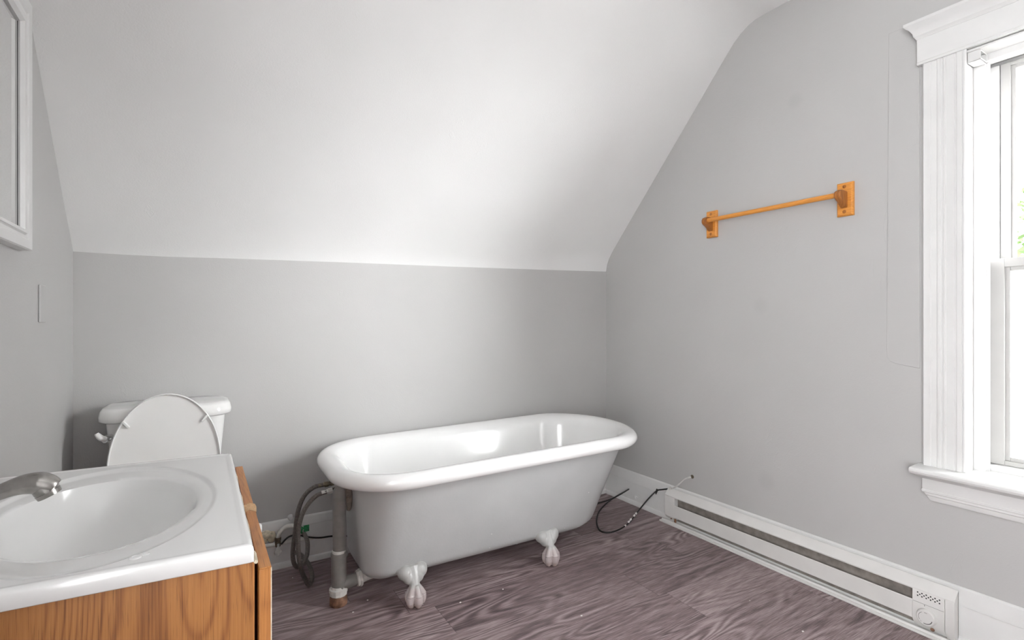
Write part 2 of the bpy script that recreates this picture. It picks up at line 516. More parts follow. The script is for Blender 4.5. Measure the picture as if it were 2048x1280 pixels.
def gable(name, prof, x, dx, hole, mat):
    outline = [(YF - 0.1, 0), (YB + 0.05, 0), (YB + 0.05, prof[0][1])] + prof[1:] + [(YF - 0.1, ZC)]
    bm = bmesh.new()
    def loop(pts):
        vs = [bm.verts.new((x, p[0], p[1])) for p in pts]
        return [bm.edges.new((vs[i], vs[(i + 1) % len(vs)])) for i in range(len(vs))]
    ed = loop(outline)
    if hole:
        y0, y1, z0, z1 = hole
        ed += loop([(y0, z0), (y1, z0), (y1, z1), (y0, z1)])
    bmesh.ops.triangle_fill(bm, use_beauty=True, use_dissolve=False, edges=ed)
    ext = bmesh.ops.extrude_face_region(bm, geom=bm.faces[:])
    bmesh.ops.translate(bm, verts=[g for g in ext['geom'] if isinstance(g, bmesh.types.BMVert)], vec=(dx, 0, 0))
    bmesh.ops.recalc_face_normals(bm, faces=bm.faces)
    me = bpy.data.meshes.new(name); bm.to_mesh(me); bm.free()
    me.materials.append(mat)
    o = bpy.data.objects.new(name, me); COL.objects.link(o)
    return struct(o)

WY0, WY1, WZ0, WZ1 = -0.20, 0.735, 0.60, 2.155       # window opening in the right wall
fl = MB().box(XL - 0.1, XR + 0.22, YF - 0.2, YB + 0.1, -0.12, 0.0).build('floor', M['floor'], flat=True)
struct(fl)
LW = (-1.20, 0.15, 0.30, 2.30)                       # unseen opening added in the left wall to let in fill light
gable('wall_left', PROF_L, XL, -0.12, LW, M['wall'])
wr = gable('wall_right', PROF_R, XR, 0.22, (WY0, WY1, WZ0, WZ1), M['wall_right'])

# knee wall: its top edge sags a little towards the left
tops = [(-0.60, 1.452), (-0.433, 1.455), (-0.284, 1.453), (-0.129, 1.454), (0.137, 1.462), (0.656, 1.474), (1.214, 1.484), (1.912, 1.500), (2.384, 1.513), (2.6, 1.518)]
wb = MB().prism([(-0.6, 0.0)] + [(2.6, 0.0)] + tops[::-1], 'y', YB, YB + 0.12)
struct(wb.build('wall_back', M['wall'], flat=True))

# ceiling: white slope, rounded into the flat part
def lerp(a, b, t): return (a[0] * (1 - t) + b[0] * t, a[1] * (1 - t) + b[1] * t)
cm = MB()
stations = [-0.55] + [t[0] for t in tops[1:-1]] + [2.60]
rows = []
for x in stations:
    t = (x - XL) / (XR - XL)
    ring = [lerp(PROF_L[i], PROF_R[i], t) for i in range(len(PROF_L))]
    zt = None
    for a, b in zip(tops[:-1], tops[1:]):
        if a[0] <= x <= b[0]: zt = a[1] + (b[1] - a[1]) * (x - a[0]) / (b[0] - a[0])
    dz = (zt - ring[0][1]) if zt else 0
    ring = [(y, z + dz * max(0, 1 - i / 4)) for i, (y, z) in enumerate(ring)]
    ring = [(YB + 0.13, ring[0][1])] + ring + [(YF - 0.15, ZC)]
    outer = [(YF - 0.15, ZC + 0.12), (1.7, ZC + 0.12), (YB + 0.13, ring[0][1] + 0.32)]
    rows.append([(x, y, z) for y, z in ring + outer])
cm.loft(rows)
struct(cm.build('ceiling', M['ceiling'], ang=50))

# wall behind the camera
struct(MB().box(XL - 0.1, XR + 0.2, YF - 0.15, YF, 0, ZC + 0.05).build('wall_front', M['wall'], flat=True))
# unseen window added beside the camera to brighten the room
F2 = LW
w2 = bpy.data.objects.new('added_fill_window', None); COL.objects.link(w2); w2.location = (XL, -0.5, 1.3); struct(w2)
fr = MB()
for (a, b, c, d) in ((F2[0] - 0.11, F2[0], F2[2] - 0.1, F2[3] + 0.12), (F2[1], F2[1] + 0.11, F2[2] - 0.1, F2[3] + 0.12),
                     (F2[0], F2[1], F2[3], F2[3] + 0.12), (F2[0], F2[1], F2[2] - 0.1, F2[2])):
    fr.box(XL, XL + 0.02, a, b, c, d)
fr.build('fill_window_frame', M['trim'], w2, bevel=0.003)
fs = MB()
for (a, b, c, d) in ((F2[0], F2[0] + 0.05, F2[2], F2[3]), (F2[1] - 0.05, F2[1], F2[2], F2[3]), (F2[0] + 0.05, F2[1] - 0.05, F2[3] - 0.05, F2[3]),
                     (F2[0] + 0.05, F2[1] - 0.05, F2[2], F2[2] + 0.06), (F2[0] + 0.05, F2[1] - 0.05, 1.40, 1.45)):
    fs.box(XL - 0.09, XL - 0.06, a, b, c, d)
s2 = fs.build('sash', M['sash'], w2)
MB().box(XL - 0.077, XL - 0.073, F2[0] + 0.04, F2[1] - 0.04, F2[2] + 0.05, F2[3] - 0.04).build('pane', M['glass'], s2, flat=True)

# ------------------------------------------------------------------ baseboards
def base_profile(p, s, top, cap):
    """(offset, z) profile of a tall board with a moulded cap and a little shoe; p wall plane, s direction into room"""
    return [(p, 0), (p + s * 0.026, 0), (p + s * 0.026, 0.012), (p + s * 0.022, 0.022), (p + s * 0.015, 0.027), (p + s * 0.015, cap - 0.004), (p + s * 0.0135, cap),
            (p + s * 0.020, cap + 0.003), (p + s * 0.020, cap + 0.012), (p + s * 0.016, cap + 0.03), (p + s * 0.013, top - 0.02), (p + s * 0.010, top - 0.006), (p + s * 0.004, top), (p, top)]
bb = MB().prism(base_profile(XR, -1, 0.203, 0.137), 'y', YF, YB)
bbr = struct(bb.build('baseboard_right', M['trim'], ang=25))
pr = base_profile(YB, -1, 0.225, 0.18)
bk = MB().prism(pr, 'x', XL, XR - 0.002)
bbk = struct(bk.build('baseboard_back', M['trim'], ang=25))
bl = MB().prism(base_profile(XL, 1, 0.215, 0.16), 'y', 1.72, YB - 0.027)
struct(bl.build('baseboard_left', M['trim'], ang=25))
# painted-over plug on the back baseboard and a small bracket stub on the right one
MB().lathe((0.372, YB - 0.012, 0.232), (0, -1, 0), [(0, 0.014), (0.012, 0.013), (0.02, 0.009), (0.022, 0.0)], 16).build('painted_plug', M['wall'], bbk)
MB().box(XR - 0.026, XR - 0.013, 2.352, 2.37, 0.052, 0.06).box(XR - 0.03, XR - 0.013, 2.366, 2.374, 0.048, 0.062).build('bracket_stub', M['trim'], bbr, bevel=0.001)
# outline of a painted-over access panel beside the window
ap = MB()
pl = [(0.872, 0.992), (0.95, 1.004), (0.972, 1.012), (0.983, 1.03), (0.985, 1.06), (0.982, 1.6), (0.977, 2.34), (0.872, 2.34)]
ap.prism(pl, 'x', XR - 0.0032, XR + 0.002)
ap.build('patch_panel', M['wall_right'], wr, bevel=0.002, flat=True)

# ================================================================== window on the right wall
win = bpy.data.objects.new('window_1', None); COL.objects.link(win); win.location = (XR, 0.27, WZ0); struct(win)
CW = 0.122   # casing width
def casing(y_in, sgn):
    """fluted flat casing; y_in is the opening side, sgn direction away from opening"""
    w = CW
    t = 0.020
    prof = [(0, 0), (0, t * 0.75), (0.004, t), (0.018, t), (0.021, t - 0.006), (0.024, t - 0.006), (0.027, t - 0.002), (0.040, t - 0.003),
            (0.050, t - 0.004), (0.053, t), (0.058, t), (0.061, t - 0.005), (0.066, t - 0.005), (0.070, t), (0.076, t), (0.079, t - 0.005), (0.090, t - 0.004),
            (0.096, t - 0.004), (0.099, t), (0.114, t), (0.118, t + 0.001), (w, t - 0.002), (w, 0)]
    return [(XR - d, y_in + sgn * a) for a, d in prof]
for y_in, sg in ((WY1, 1), (WY0, -1)):
    MB().prism(casing(y_in, sg), 'z', 0.625, 2.163).build('casing', M['trim'], win, ang=20)
# head: frieze board with a crown moulding
hd = MB().prism([(XR, 2.160), (XR - 0.026, 2.160), (XR - 0.028, 2.168), (XR - 0.025, 2.172), (XR - 0.025, 2.262), (XR, 2.262)], 'y', WY0 - CW - 0.016, WY1 + CW + 0.016)
hd.build('head_casing', M['trim'], win, ang=25)
cp = [(0.0, 2.255), (0.027, 2.258), (0.030, 2.266), (0.034, 2.270), (0.036, 2.283), (0.044, 2.297), (0.054, 2.306), (0.058, 2.312), (0.058, 2.322), (0.0, 2.324)]
cr = MB()
rings = []
for d, z in cp:      # mitred returns: every profile step grows outward on both ends
    e = max(d - 0.025, 0) if d > 0 else 0
    rings.append([(XR, WY0 - CW - 0.016 - e, z), (XR - max(d, 0.0005), WY0 - CW - 0.016 - e, z), (XR - max(d, 0.0005), WY1 + CW + 0.016 + e, z), (XR, WY1 + CW + 0.016 + e, z)])
cr.loft(rings)
cr.build('crown_moulding', M['trim'], win, ang=25)
# stool with horns, apron with stepped moulding
stl = MB()
sp = [(XR + 0.11, 0.598), (XR - 0.078, 0.598), (XR - 0.086, 0.602), (XR - 0.090, 0.610), (XR - 0.089, 0.617), (XR - 0.083, 0.622), (XR + 0.11, 0.627)]
stl.prism([(XR, z) if x > XR else (x, z) for x, z in sp], 'y', WY0 - CW - 0.022, WY1 + CW + 0.020)
stl.prism([(x if x > XR - 0.02 else XR - 0.02, z) for x, z in sp], 'y', WY0 + 0.001, WY1 - 0.001)
stl.build('window_stool', M['trim'], win, bevel=0.002, ang=30)
apn = MB()
app = [(0, 0.598), (0.052, 0.598), (0.048, 0.590), (0.030, 0.583), (0.021, 0.575), (0.021, 0.535), (0.023, 0.532), (0.023, 0.525), (0.018, 0.522), (0.018, 0.514), (0.013, 0.510), (0.011, 0.497), (0.008, 0.492), (0, 0.492)]
rings = []
for d, z in app:
    e = min(0.004 + max(0, d - 0.02), 0.02) - max(0, (0.53 - z)) * 0.55
    rings.append([(XR, WY0 - CW - e, z), (XR - max(d, 0.0006), WY0 - CW - e, z), (XR - max(d, 0.0006), WY1 + CW + e - 0.004, z), (XR, WY1 + CW + e - 0.004, z)])
apn.loft(rings)
apn.build('window_apron', M['trim'], win, ang=25)
# jamb lining, stops, parting bead and sub-sill
jb = MB()
XO = XR + 0.22
for y0, y1, s in ((WY1 - 0.004, WY1 + 0.002, 1), (WY0 - 0.002, WY0 + 0.004, -1)):
    jb.box(XR - 0.012, XO, y0, y1, WZ0 + 0.02, WZ1)
    yi = WY1 - 0.004 if s > 0 else WY0 + 0.004
    a, b = sorted((yi, yi - s * 0.033)); jb.box(XR + 0.064, XR + 0.112, a, b, WZ0 + 0.012, WZ1 - 0.01)
    a, b = sorted((yi, yi - s * 0.040)); jb.box(XR + 0.078, XR + 0.094, a, b, WZ0 + 0.012, WZ1 - 0.018)
    a, b = sorted((yi, yi - s * 0.050)); jb.box(XR + 0.146, XR + 0.154, a, b, WZ0 + 0.012, WZ1 - 0.03)
    a, b = sorted((yi, yi - s * 0.052)); jb.box(XR + 0.185, XO, a, b, WZ0 + 0.012, WZ1 - 0.02)
jb.box(XR - 0.012, XO, WY0, WY1, WZ1 - 0.006, WZ1 + 0.002)
jb.box(XR + 0.064, XR + 0.112, WY0, WY1, WZ1 - 0.03, WZ1 - 0.004)
jb.box(XR + 0.185, XO, WY0, WY1, WZ1 - 0.05, WZ1 - 0.004)
jb.box(XR + 0.0945, XO, WY0 + 0.002, WY1 - 0.002, WZ0 + 0.002, WZ0 + 0.05)
jb.build('jamb', M['trim'], win, bevel=0.002)
# rounded bead on the inner edge of the opening
bd = MB()
bd.tube([(XR - 0.014, WY1 - 0.002, 0.627), (XR - 0.014, WY1 - 0.002, 2.160)], 0.007, 10)
bd.tube([(XR - 0.014, WY0 + 0.002, 0.627), (XR - 0.014, WY0 + 0.002, 2.160)], 0.007, 10)
bd.build('edge_bead', M['trim'], win)
def sash(name, x0, x1, y0, y1, z0, z1, st, rt, rb, glass, step):
    m = MB()
    m.box(x0, x1, y0, y0 + st, z0, z1).box(x0, x1, y1 - st, y1, z0, z1)
    m.box(x0, x1, y0 + st, y1 - st, z1 - rt, z1).box(x0, x1, y0 + st, y1 - st, z0, z0 + rb)
    g = step
    m.box(x0 + 0.008, x1 - 0.008, y0 + st - 0.001, y0 + st + g, z0 + rb, z1 - rt).box(x0 + 0.008, x1 - 0.008, y1 - st - g, y1 - st + 0.001, z0 + rb, z1 - rt)
    m.box(x0 + 0.008, x1 - 0.008, y0 + st + g, y1 - st - g, z1 - rt - g, z1 - rt + 0.001).box(x0 + 0.008, x1 - 0.008, y0 + st + g, y1 - st - g, z0 + rb - 0.001, z0 + rb + g)
    o = m.build(name, M['sash'], win, bevel=0.0015)
    xm = (x0 + x1) / 2
    MB().box(xm - 0.002, xm + 0.002, y0 + st + g - 0.003, y1 - st - g + 0.003, z0 + rb + g - 0.003, z1 - rt - g + 0.003).build('pane', glass, o, flat=True)
    return o
sash('lower_sash', XR + 0.113, XR + 0.144, WY0 + 0.037, WY1 - 0.037, 0.652, 1.405, 0.040, 0.032, 0.016, M['frosted'], 0.014)
sash('upper_sash', XR + 0.155, XR + 0.184, WY0 + 0.054, WY1 - 0.054, 1.360, 2.128, 0.028, 0.012, 0.030, M['glass'], 0.013)
# little painted-over blind bracket in the upper corner
bb2 = MB()
bx0, bx1, by0, by1, bz0, bz1 = XR - 0.006, XR + 0.058, 0.690, 0.728, 2.112, 2.148
bb2.box(bx0, bx0 + 0.002, by0, by1, bz0, bz1).box(bx0, bx1, by1 - 0.002, by1, bz0, bz1).box(bx0, bx1, by0, by1, bz0, bz0 + 0.002)
bb2.box(bx0, bx1, by0, by0 + 0.0025, bz0, bz0 + 0.006).box(bx0, bx1, by0, by0 + 0.0025, bz1 - 0.005, bz1).box(bx1 - 0.003, bx1, by0, by1, bz0, bz1)
bb2.build('blind_bracket', M['trim'], win, bevel=0.0006)

# ================================================================== clawfoot bathtub
TH = -0.0118
def tubx(p):
    c, s = math.cos(TH), math.sin(TH)
    return Vector((1.2 + (p.x - 1.2) * c - (p.y - 2.24) * s, 2.24 + (p.x - 1.2) * s + (p.y - 2.24) * c, p.z))
TX0, TX1, TY0, TY1, TR1, TE, TZ0, TK, RHO = 0.438, 2.0444, 1.8571, 2.6322, 0.2905, 0.2677, 0.5855, 0.0147, 0.0324
def ztop(x): return TZ0 + TK * (x - 0.45)
def tub_ring(dl, dr, ds, z, rim=False, r1=None, e=None):
    xl, xr, yf, yb = TX0 + dl, TX1 - dr, TY0 + ds, TY1 - ds
    r1 = max(TR1 - max(dl, ds), 0.05) if r1 is None else r1
    e = max(TE - 0.3 * ds, 0.05) if e is None else e
    yc, hw = (yf + yb) / 2, (yb - yf) / 2
    pts = []
    for k in range(33):
        a = math.radians(-90 + 180 * k / 32); pts.append((xr - e + e * math.cos(a), yc + hw * math.sin(a)))
    nseg = 10
    for k in range(1, nseg): pts.append((xr - e + (xl + r1 - xr + e) * k / nseg, yb))
    for k in range(15):
        a = math.radians(90 + 90 * k / 14); pts.append((xl + r1 + r1 * math.cos(a), yb - r1 + r1 * math.sin(a)))
    for k in range(1, 6): pts.append((xl, yb - r1 + (yf + r1 - yb + r1) * k / 6))
    for k in range(15):
        a = math.radians(180 + 90 * k / 14); pts.append((xl + r1 + r1 * math.cos(a), yf + r1 + r1 * math.sin(a)))
    for k in range(1, nseg): pts.append((xl + r1 + (xr - e - xl - r1) * k / nseg, yf))
    return [tubx(Vector((x, y, (ztop(x) + z) if rim else z))) for x, y in pts]

tub = thing('bathtub', 'grey painted clawfoot bathtub with white rolled rim by the low back wall', 'bathtub', (1.2, 2.24, 0))
ext = [(0.1015, .42, .52, .33), (0.102, .27, .36, .27), (0.102, .189, .272, .250), (0.103, .179, .261, .239), (0.106, .168, .250, .228), (0.111, .159, .239, .218), (0.117, .150, .228, .208),
       (0.126, .142, .218, .199), (0.135, .137, .210, .191), (0.145, .133, .203, .186), (0.156, .131, .198, .182), (0.23, .125, .171, .162), (0.305, .119, .143, .142), (0.38, .113, .115, .123),
       (0.455, .107, .088, .103), (0.515, .102, .066, .087)]
shell = MB().loft([tub_ring(dl, dr, ds, z) for z, dl, dr, ds in ext] + [tub_ring(.098, .062, .083, -0.058, True)], True, False)
shell.build('tub_shell', M['tub_paint'], tub, ang=60)
rim = [tub_ring(.097, .064, .084, -0.052, True), tub_ring(.06, .045, .05, -0.058, True), tub_ring(.035, .032, .034, -0.064, True)]
for a in range(-84, 91, 12):
    t = math.radians(a)
    d = RHO - RHO * math.cos(t)
    rim.append(tub_ring(d, d, d, -RHO + RHO * math.sin(t), True))
rim += [tub_ring(.046, .044, .044, -0.001, True), tub_ring(.058, .055, .053, -0.005, True), tub_ring(.074, .066, .066, -0.010, True), tub_ring(.088, .074, .078, -0.020, True), tub_ring(.099, .082, .089, -0.036, True), tub_ring(.108, .088, .097, -0.058, True)]
for z, dl, dr, ds in [(0.50, .114, .096, .105), (0.455, .121, .108, .117), (0.38, .127, .131, .137), (0.305, .133, .159, .156), (0.23, .140, .188, .177), (0.18, .152, .210, .197), (0.155, .168, .232, .217),
                      (0.138, .192, .262, .241), (0.128, .225, .30, .27), (0.124, .28, .36, .30), (0.122, .42, .52, .335)]:
    rim.append(tub_ring(dl, dr, ds, z))
basin = MB().loft(rim, False, True)
basin.build('tub_basin', M['enamel'], tub, ang=60)
# overflow slot on the left inner end
ov = MB().lathe((0.549, 2.255, 0.485), (1, 0, 0), [(0, 0.026), (0.006, 0.026), (0.009, 0.022)], 24)
ovo = ov.build('overflow_cover', M['nickel'], tub)
MB().lathe((0.80, 2.245, 0.1225), (0, 0, 1), [(0, 0.024), (0.008, 0.024), (0.009, 0.02), (0.009, 0.001)], 24).build('drain_cover', M['nickel'], tub)

def foot_mesh(cx, cy, sy):
    """claw and ball foot with a two-lobed knee; sy=-1 faces the room"""
    m = MB()
    def P(x, y, z): return (cx + x, cy + y * -sy, z)
    for sx, k in ((1, 1.0), (-1, 0.92)):
        m.sphere(P(0.031 * sx, 0.036, 0.132), (0.034 * k, 0.034, 0.034 * k))
        m.sphere(P(0.021 * sx, 0.024, 0.116), (0.025 * k, 0.026, 0.029))
        m.sphere(P(0.040 * sx, 0.060, 0.142), (0.032, 0.034, 0.024))
    m.sphere(P(0.0, 0.048, 0.136), (0.050, 0.034, 0.028))
    m.sphere(P(0.0, 0.024, 0.112), (0.026, 0.022, 0.030))
    m.tube([P(0, 0.044, 0.145), P(0, 0.022, 0.112), P(0, 0.008, 0.090), P(0, 0.0, 0.06)], [0.034, 0.027, 0.0215, 0.026], 16, sub=5)
    m.sphere(P(0, 0, 0.036), (0.025, 0.025, 0.035))
    for ang, r in ((-60, 1.4), (8, 1.4), (-128, 1.1), (76, 1.25), (140, 0.9), (190, 0.9)):
        a = math.radians(ang)
        sx, cc = math.sin(a), -math.cos(a)
        m.tube([P(0.010 * sx, 0.010 * cc, 0.088), P(0.024 * sx, 0.024 * cc, 0.066), P(0.0315 * sx, 0.0315 * cc, 0.042), P(0.028 * sx, 0.028 * cc, 0.020), P(0.017 * sx, 0.017 * cc, 0.004)],
               [0.008 * r, 0.0100 * r, 0.0115 * r, 0.0105 * r, 0.005], 12, sub=4)
        for zz in (0.056, 0.047, 0.038, 0.029):
            m.sphere(P(0.0305 * sx, 0.0305 * cc, zz), (0.0125 * r, 0.0125 * r, 0.0042), 12, 8)
    return m
for cx, cy, sy in ((0.757, 2.008, -1), (1.443, 2.008, -1), (0.757, 2.470, 1), (1.443, 2.470, 1)):
    o = foot_mesh(cx, cy, sy).build('foot', M['foot'], tub)
    r = o.modifiers.new('remesh', 'REMESH'); r.mode = 'VOXEL'; r.voxel_size = 0.0022; r.use_smooth_shade = True
    s = o.modifiers.new('smooth', 'SMOOTH'); s.factor = 0.5; s.iterations = 7

# ------------------------------------------------------------------ waste pipe at the tub's left end
dp = thing('drain_pipe', 'grey upright waste pipe with white nuts at left end of bathtub', 'pipe', (0.494, 2.19, 0))
px, py = 0.494, 2.19
MB().tube([(px + 0.002, py, 0.20), (px + 0.001, py, 0.30), (px, py, 0.40), (px + 0.002, py, 0.47), (px + 0.012, py, 0.492)], [0.0275, 0.0275, 0.027, 0.027, 0.02], 24).build('standpipe', M['pipe_grey'], dp)
MB().lathe((px, py, 0.196), (0, 0, 1), [(0, 0.030), (0.003, 0.034), (0.016, 0.034), (0.020, 0.031), (0.020, 0.028)], 24).build('slip_nut', M['pipe_grey'], dp)
MB().lathe((px, py, 0.2155), (0, 0, 1), [(0, 0.0282), (0.010, 0.0288), (0.012, 0.028)], 24).build('white_collar', M['pvc'], dp)
tee = MB().tube([(px - 0.001, py, 0.07), (px - 0.001, py, 0.197)], 0.0305, 24)
tee.tube([(px, py, 0.082), (px + 0.03, py, 0.083), (px + 0.075, py, 0.088)], [0.027, 0.026, 0.026], 20)
tee.build('tee_fitting', M['pipe_grey'], dp)
nut = MB().lathe((px + 0.070, py, 0.0875), (1, 0, 0.06), [(0, 0.030), (0.003, 0.033), (0.011, 0.033), (0.012, 0.036), (0.020, 0.036), (0.023, 0.031)], 10)
nut.build('white_nut', M['pvc'], dp, ang=20)
MB().tube([(px + 0.09, py, 0.089), (px + 0.13, py + 0.005, 0.093), (px + 0.165, py + 0.008, 0.088), (px + 0.20, py + 0.012, 0.086), (px + 0.235, py + 0.018, 0.090)], [0.024, 0.024, 0.021, 0.016, 0.012], 18, sub=4).build('white_spigot', M['pvc'], dp)
MB().lathe((px - 0.003, py, 0.040), (0, 0, 1), [(0, 0.031), (0.003, 0.035), (0.014, 0.035), (0.016, 0.0375), (0.028, 0.0375), (0.032, 0.032), (0.040, 0.031)], 12).build('floor_nut', M['pvc'], dp, ang=20)
MB().lathe((px - 0.003, py, 0.0), (0, 0, 1), [(0, 0.033), (0.004, 0.0355), (0.028, 0.0350), (0.034, 0.033), (0.042, 0.030)], 20).build('rusted_coupling', M['rust'], dp)
ob = MB().tube([(px + 0.030, py - 0.006, 0.488), (px + 0.036, py - 0.008, 0.46), (px + 0.038, py - 0.008, 0.41), (px + 0.036, py - 0.006, 0.385)], [0.014, 0.0155, 0.013, 0.008], 12, sub=4)
for zz in (0.452, 0.436, 0.420): ob.sphere((px + 0.030, py - 0.022, zz), 0.0042, 10, 6)
ob.build('overflow_elbow', M['pipe_brown'], dp)

# ------------------------------------------------------------------ braided hoses and their fittings
F_PX, CX_PX, CY_PX = 1024.0, 1024.0, 640.0
def hose(label, side, pts, r, fit_mat):
    t = thing('water_hose', label, 'hose', pts[0], 'braided hoses hanging from the bathtub')
    MB().tube(pts[1:], r * 1.2, 12, sub=6).build('hose_tube', M['hose'], t)
    a, b = Vector(pts[0]), Vector(pts[1])
    d = (b - a)
    f = MB()
    f.lathe(a, d, [(-0.046, 0.010), (0.0, 0.010), (0.002, 0.0125), (0.012, 0.0125), (0.014, 0.010), (d.length * 0.55, 0.0095)], 8)
    f.build('brass_union', M['brass'], t, ang=20)
    g = MB().lathe(a, d, [(d.length * 0.5, 0.010), (d.length * 0.52, 0.0122), (d.length * 0.85, 0.0122), (d.length * 0.87, 0.0095), (d.length * 1.3, 0.0090), (d.length * 1.45, 0.0085)], 6)
    g.build('hose_nut', fit_mat, t, ang=20)
    return t
hA = [(0.500, 2.32, 0.468), (0.455, 2.32, 0.466), (0.418, 2.325, 0.460), (0.378, 2.33, 0.425), (0.355, 2.335, 0.360), (0.347, 2.34, 0.285), (0.338, 2.35, 0.195), (0.345, 2.37, 0.135),
      (0.365, 2.40, 0.100), (0.392, 2.42, 0.105), (0.412, 2.45, 0.125), (0.418, 2.48, 0.170), (0.412, 2.53, 0.190)]
hB = [(0.502, 2.245, 0.462), (0.455, 2.245, 0.458), (0.416, 2.25, 0.447), (0.380, 2.255, 0.412), (0.357, 2.26, 0.365), (0.347, 2.27, 0.298), (0.350, 2.28, 0.215), (0.362, 2.30, 0.135),
      (0.383, 2.33, 0.075), (0.405, 2.36, 0.028), (0.425, 2.40, 0.040), (0.420, 2.45, 0.075), (0.395, 2.50, 0.105), (0.375, 2.56, 0.100)]
hose('outer grey braided hose, its loop ending at the green tag', 0, hA, 0.0078, M['brass'])
hose('inner grey braided hose with white nut, its loop touching the floor', 1, hB, 0.0078, M['pvc'])

# ------------------------------------------------------------------ supply pipe stub on the back wall
spp = thing('supply_pipe', 'white curved supply pipe with shutoff valve low on back wall', 'pipe', (0.31, 2.63, 0.13))
MB().tube([(0.312, 2.625, 0.150), (0.320, 2.622, 0.180), (0.345, 2.62, 0.203), (0.377, 2.61, 0.205), (0.405, 2.59, 0.195), (0.420, 2.565, 0.190)], 0.0105, 14, sub=6).build('curved_pipe', M['pvc'], spp)
MB().tube([(0.20, 2.630, 0.128), (0.31, 2.630, 0.128), (0.47, 2.632, 0.122)], 0.010, 14).build('wall_pipe', M['pvc'], spp)
vb = MB().lathe((0.312, 2.624, 0.118), (0, 0, 1), [(0, 0.012), (0.012, 0.0135), (0.026, 0.012), (0.030, 0.0145), (0.040, 0.0145), (0.042, 0.011)], 12)
vb.build('valve_body', M['brass'], spp, ang=25)
vh = MB().tube([(0.312, 2.612, 0.130), (0.310, 2.592, 0.126)], [0.006, 0.005], 8)
vh.sphere((0.308, 2.588, 0.110), (0.010, 0.005, 0.022), 14, 8)
vh.sphere((0.300, 2.588, 0.104), (0.008, 0.005, 0.010), 12, 8).sphere((0.317, 2.588, 0.104), (0.008, 0.005, 0.010), 12, 8)
vh.build('valve_handle', M['pvc'], spp)
tg = MB().tube([(0.390, 2.594, 0.198), (0.402, 2.582, 0.192), (0.415, 2.566, 0.188)], [0.0135, 0.016, 0.014], 10)
tg.box(0.415, 0.440, 2.560, 2.562, 0.185, 0.215)
tg.build('green_tag', M['green_tag'], spp)
lump = MB()
for c, r in (((0.262, 2.652, 0.172), (0.03, 0.02, 0.022)), ((0.240, 2.650, 0.150), (0.03, 0.02, 0.03)), ((0.288, 2.655, 0.158), (0.02, 0.014, 0.03))):
    lump.sphere(c, r, 14, 9)
lump.build('crumbled_plaster', M['caulk'], bpy.data.objects['wall_back'])

# ------------------------------------------------------------------ black cable along the floor
cab = thing('cable', 'thin black cable looping on floor between bathtub and baseboard heater', 'cable', (2.0, 2.2, 0))
cpts = [(0.325, 2.610, 0.130), (0.355, 2.606, 0.158), (0.395, 2.604, 0.160), (0.44, 2.606, 0.140), (0.50, 2.61, 0.122), (0.58, 2.612, 0.112), (0.80, 2.615, 0.06), (1.05, 2.610, 0.012), (1.5, 2.60, 0.006), (1.95, 2.56, 0.006),
        (2.179, 2.512, 0.008), (2.30, 2.490, 0.030), (2.352, 2.425, 0.088), (2.338, 2.428, 0.082), (2.25, 2.470, 0.030), (2.107, 2.414, 0.008), (1.990, 2.310, 0.006), (1.920, 2.215, 0.006),
        (1.905, 2.165, 0.006), (1.940, 2.135, 0.006), (2.02, 2.140, 0.007), (2.115, 2.170, 0.012), (2.22, 2.205, 0.045), (2.31, 2.215, 0.095), (2.362, 2.195, 0.143), (2.362, 2.150, 0.165), (2.363, 2.075, 0.192)]
MB().tube(cpts, 0.0042, 10, sub=8).build('black_sheath', M['black'], cab)
MB().tube([(2.363, 2.078, 0.191), (2.362, 2.045, 0.212), (2.366, 2.015, 0.242), (2.372, 1.985, 0.272), (XR + 0.006, 1.948, 0.291)], 0.0048, 10, sub=6).build('white_end', M['pvc'], cab)
ct = MB()
P0, P1 = Vector((2.085, 2.160, 0.011)), Vector((2.225, 2.207, 0.048))
for i in range(8):
    t = i / 7.0
    a = Vector((2.06, 2.150, 0.0085)).lerp(Vector((2.21, 2.202, 0.042)), t)
    b = a + Vector((0.011, 0.004, 0.0018 + 0.002 * t))
    if i % 3 != 1: MB().tube([a, b], 0.0050, 8).build('white_fleck', M['chip'], cab)
MB().lathe((XR - 0.0012, 1.948, 0.291), (-1, 0, 0), [(-0.002, 0.011), (0.0, 0.011), (0.001, 0.008)], 14).build('cable_hole_ring', M['brass'], cab)
def clip(label, y, z, rot):
    m = MB()
    m.box(-0.002, 0.006, -0.005, 0.005, -0.011, 0.011)
    m.box(0.0, 0.003, -0.004, 0.004, -0.024, -0.009)
    c, s = math.cos(rot), math.sin(rot)
    m.xf(lambda p: Vector((2.356 + p.x, y + p.y * c - p.z * s, z + p.y * s + p.z * c)))
    return tag(m.build('cable_clip', [M['black'] if rot > 0.2 else M['pvc']], None, bevel=0.001, origin=(2.356, y, z)), label, 'clip', 'cable clips on the baseboard')
clip('dark cable clip on the right baseboard, nearer the bathtub', 2.188, 0.148, 0.3)
clip('pale cable clip on the baseboard moulding above the heater end', 2.085, 0.190, 0.1)

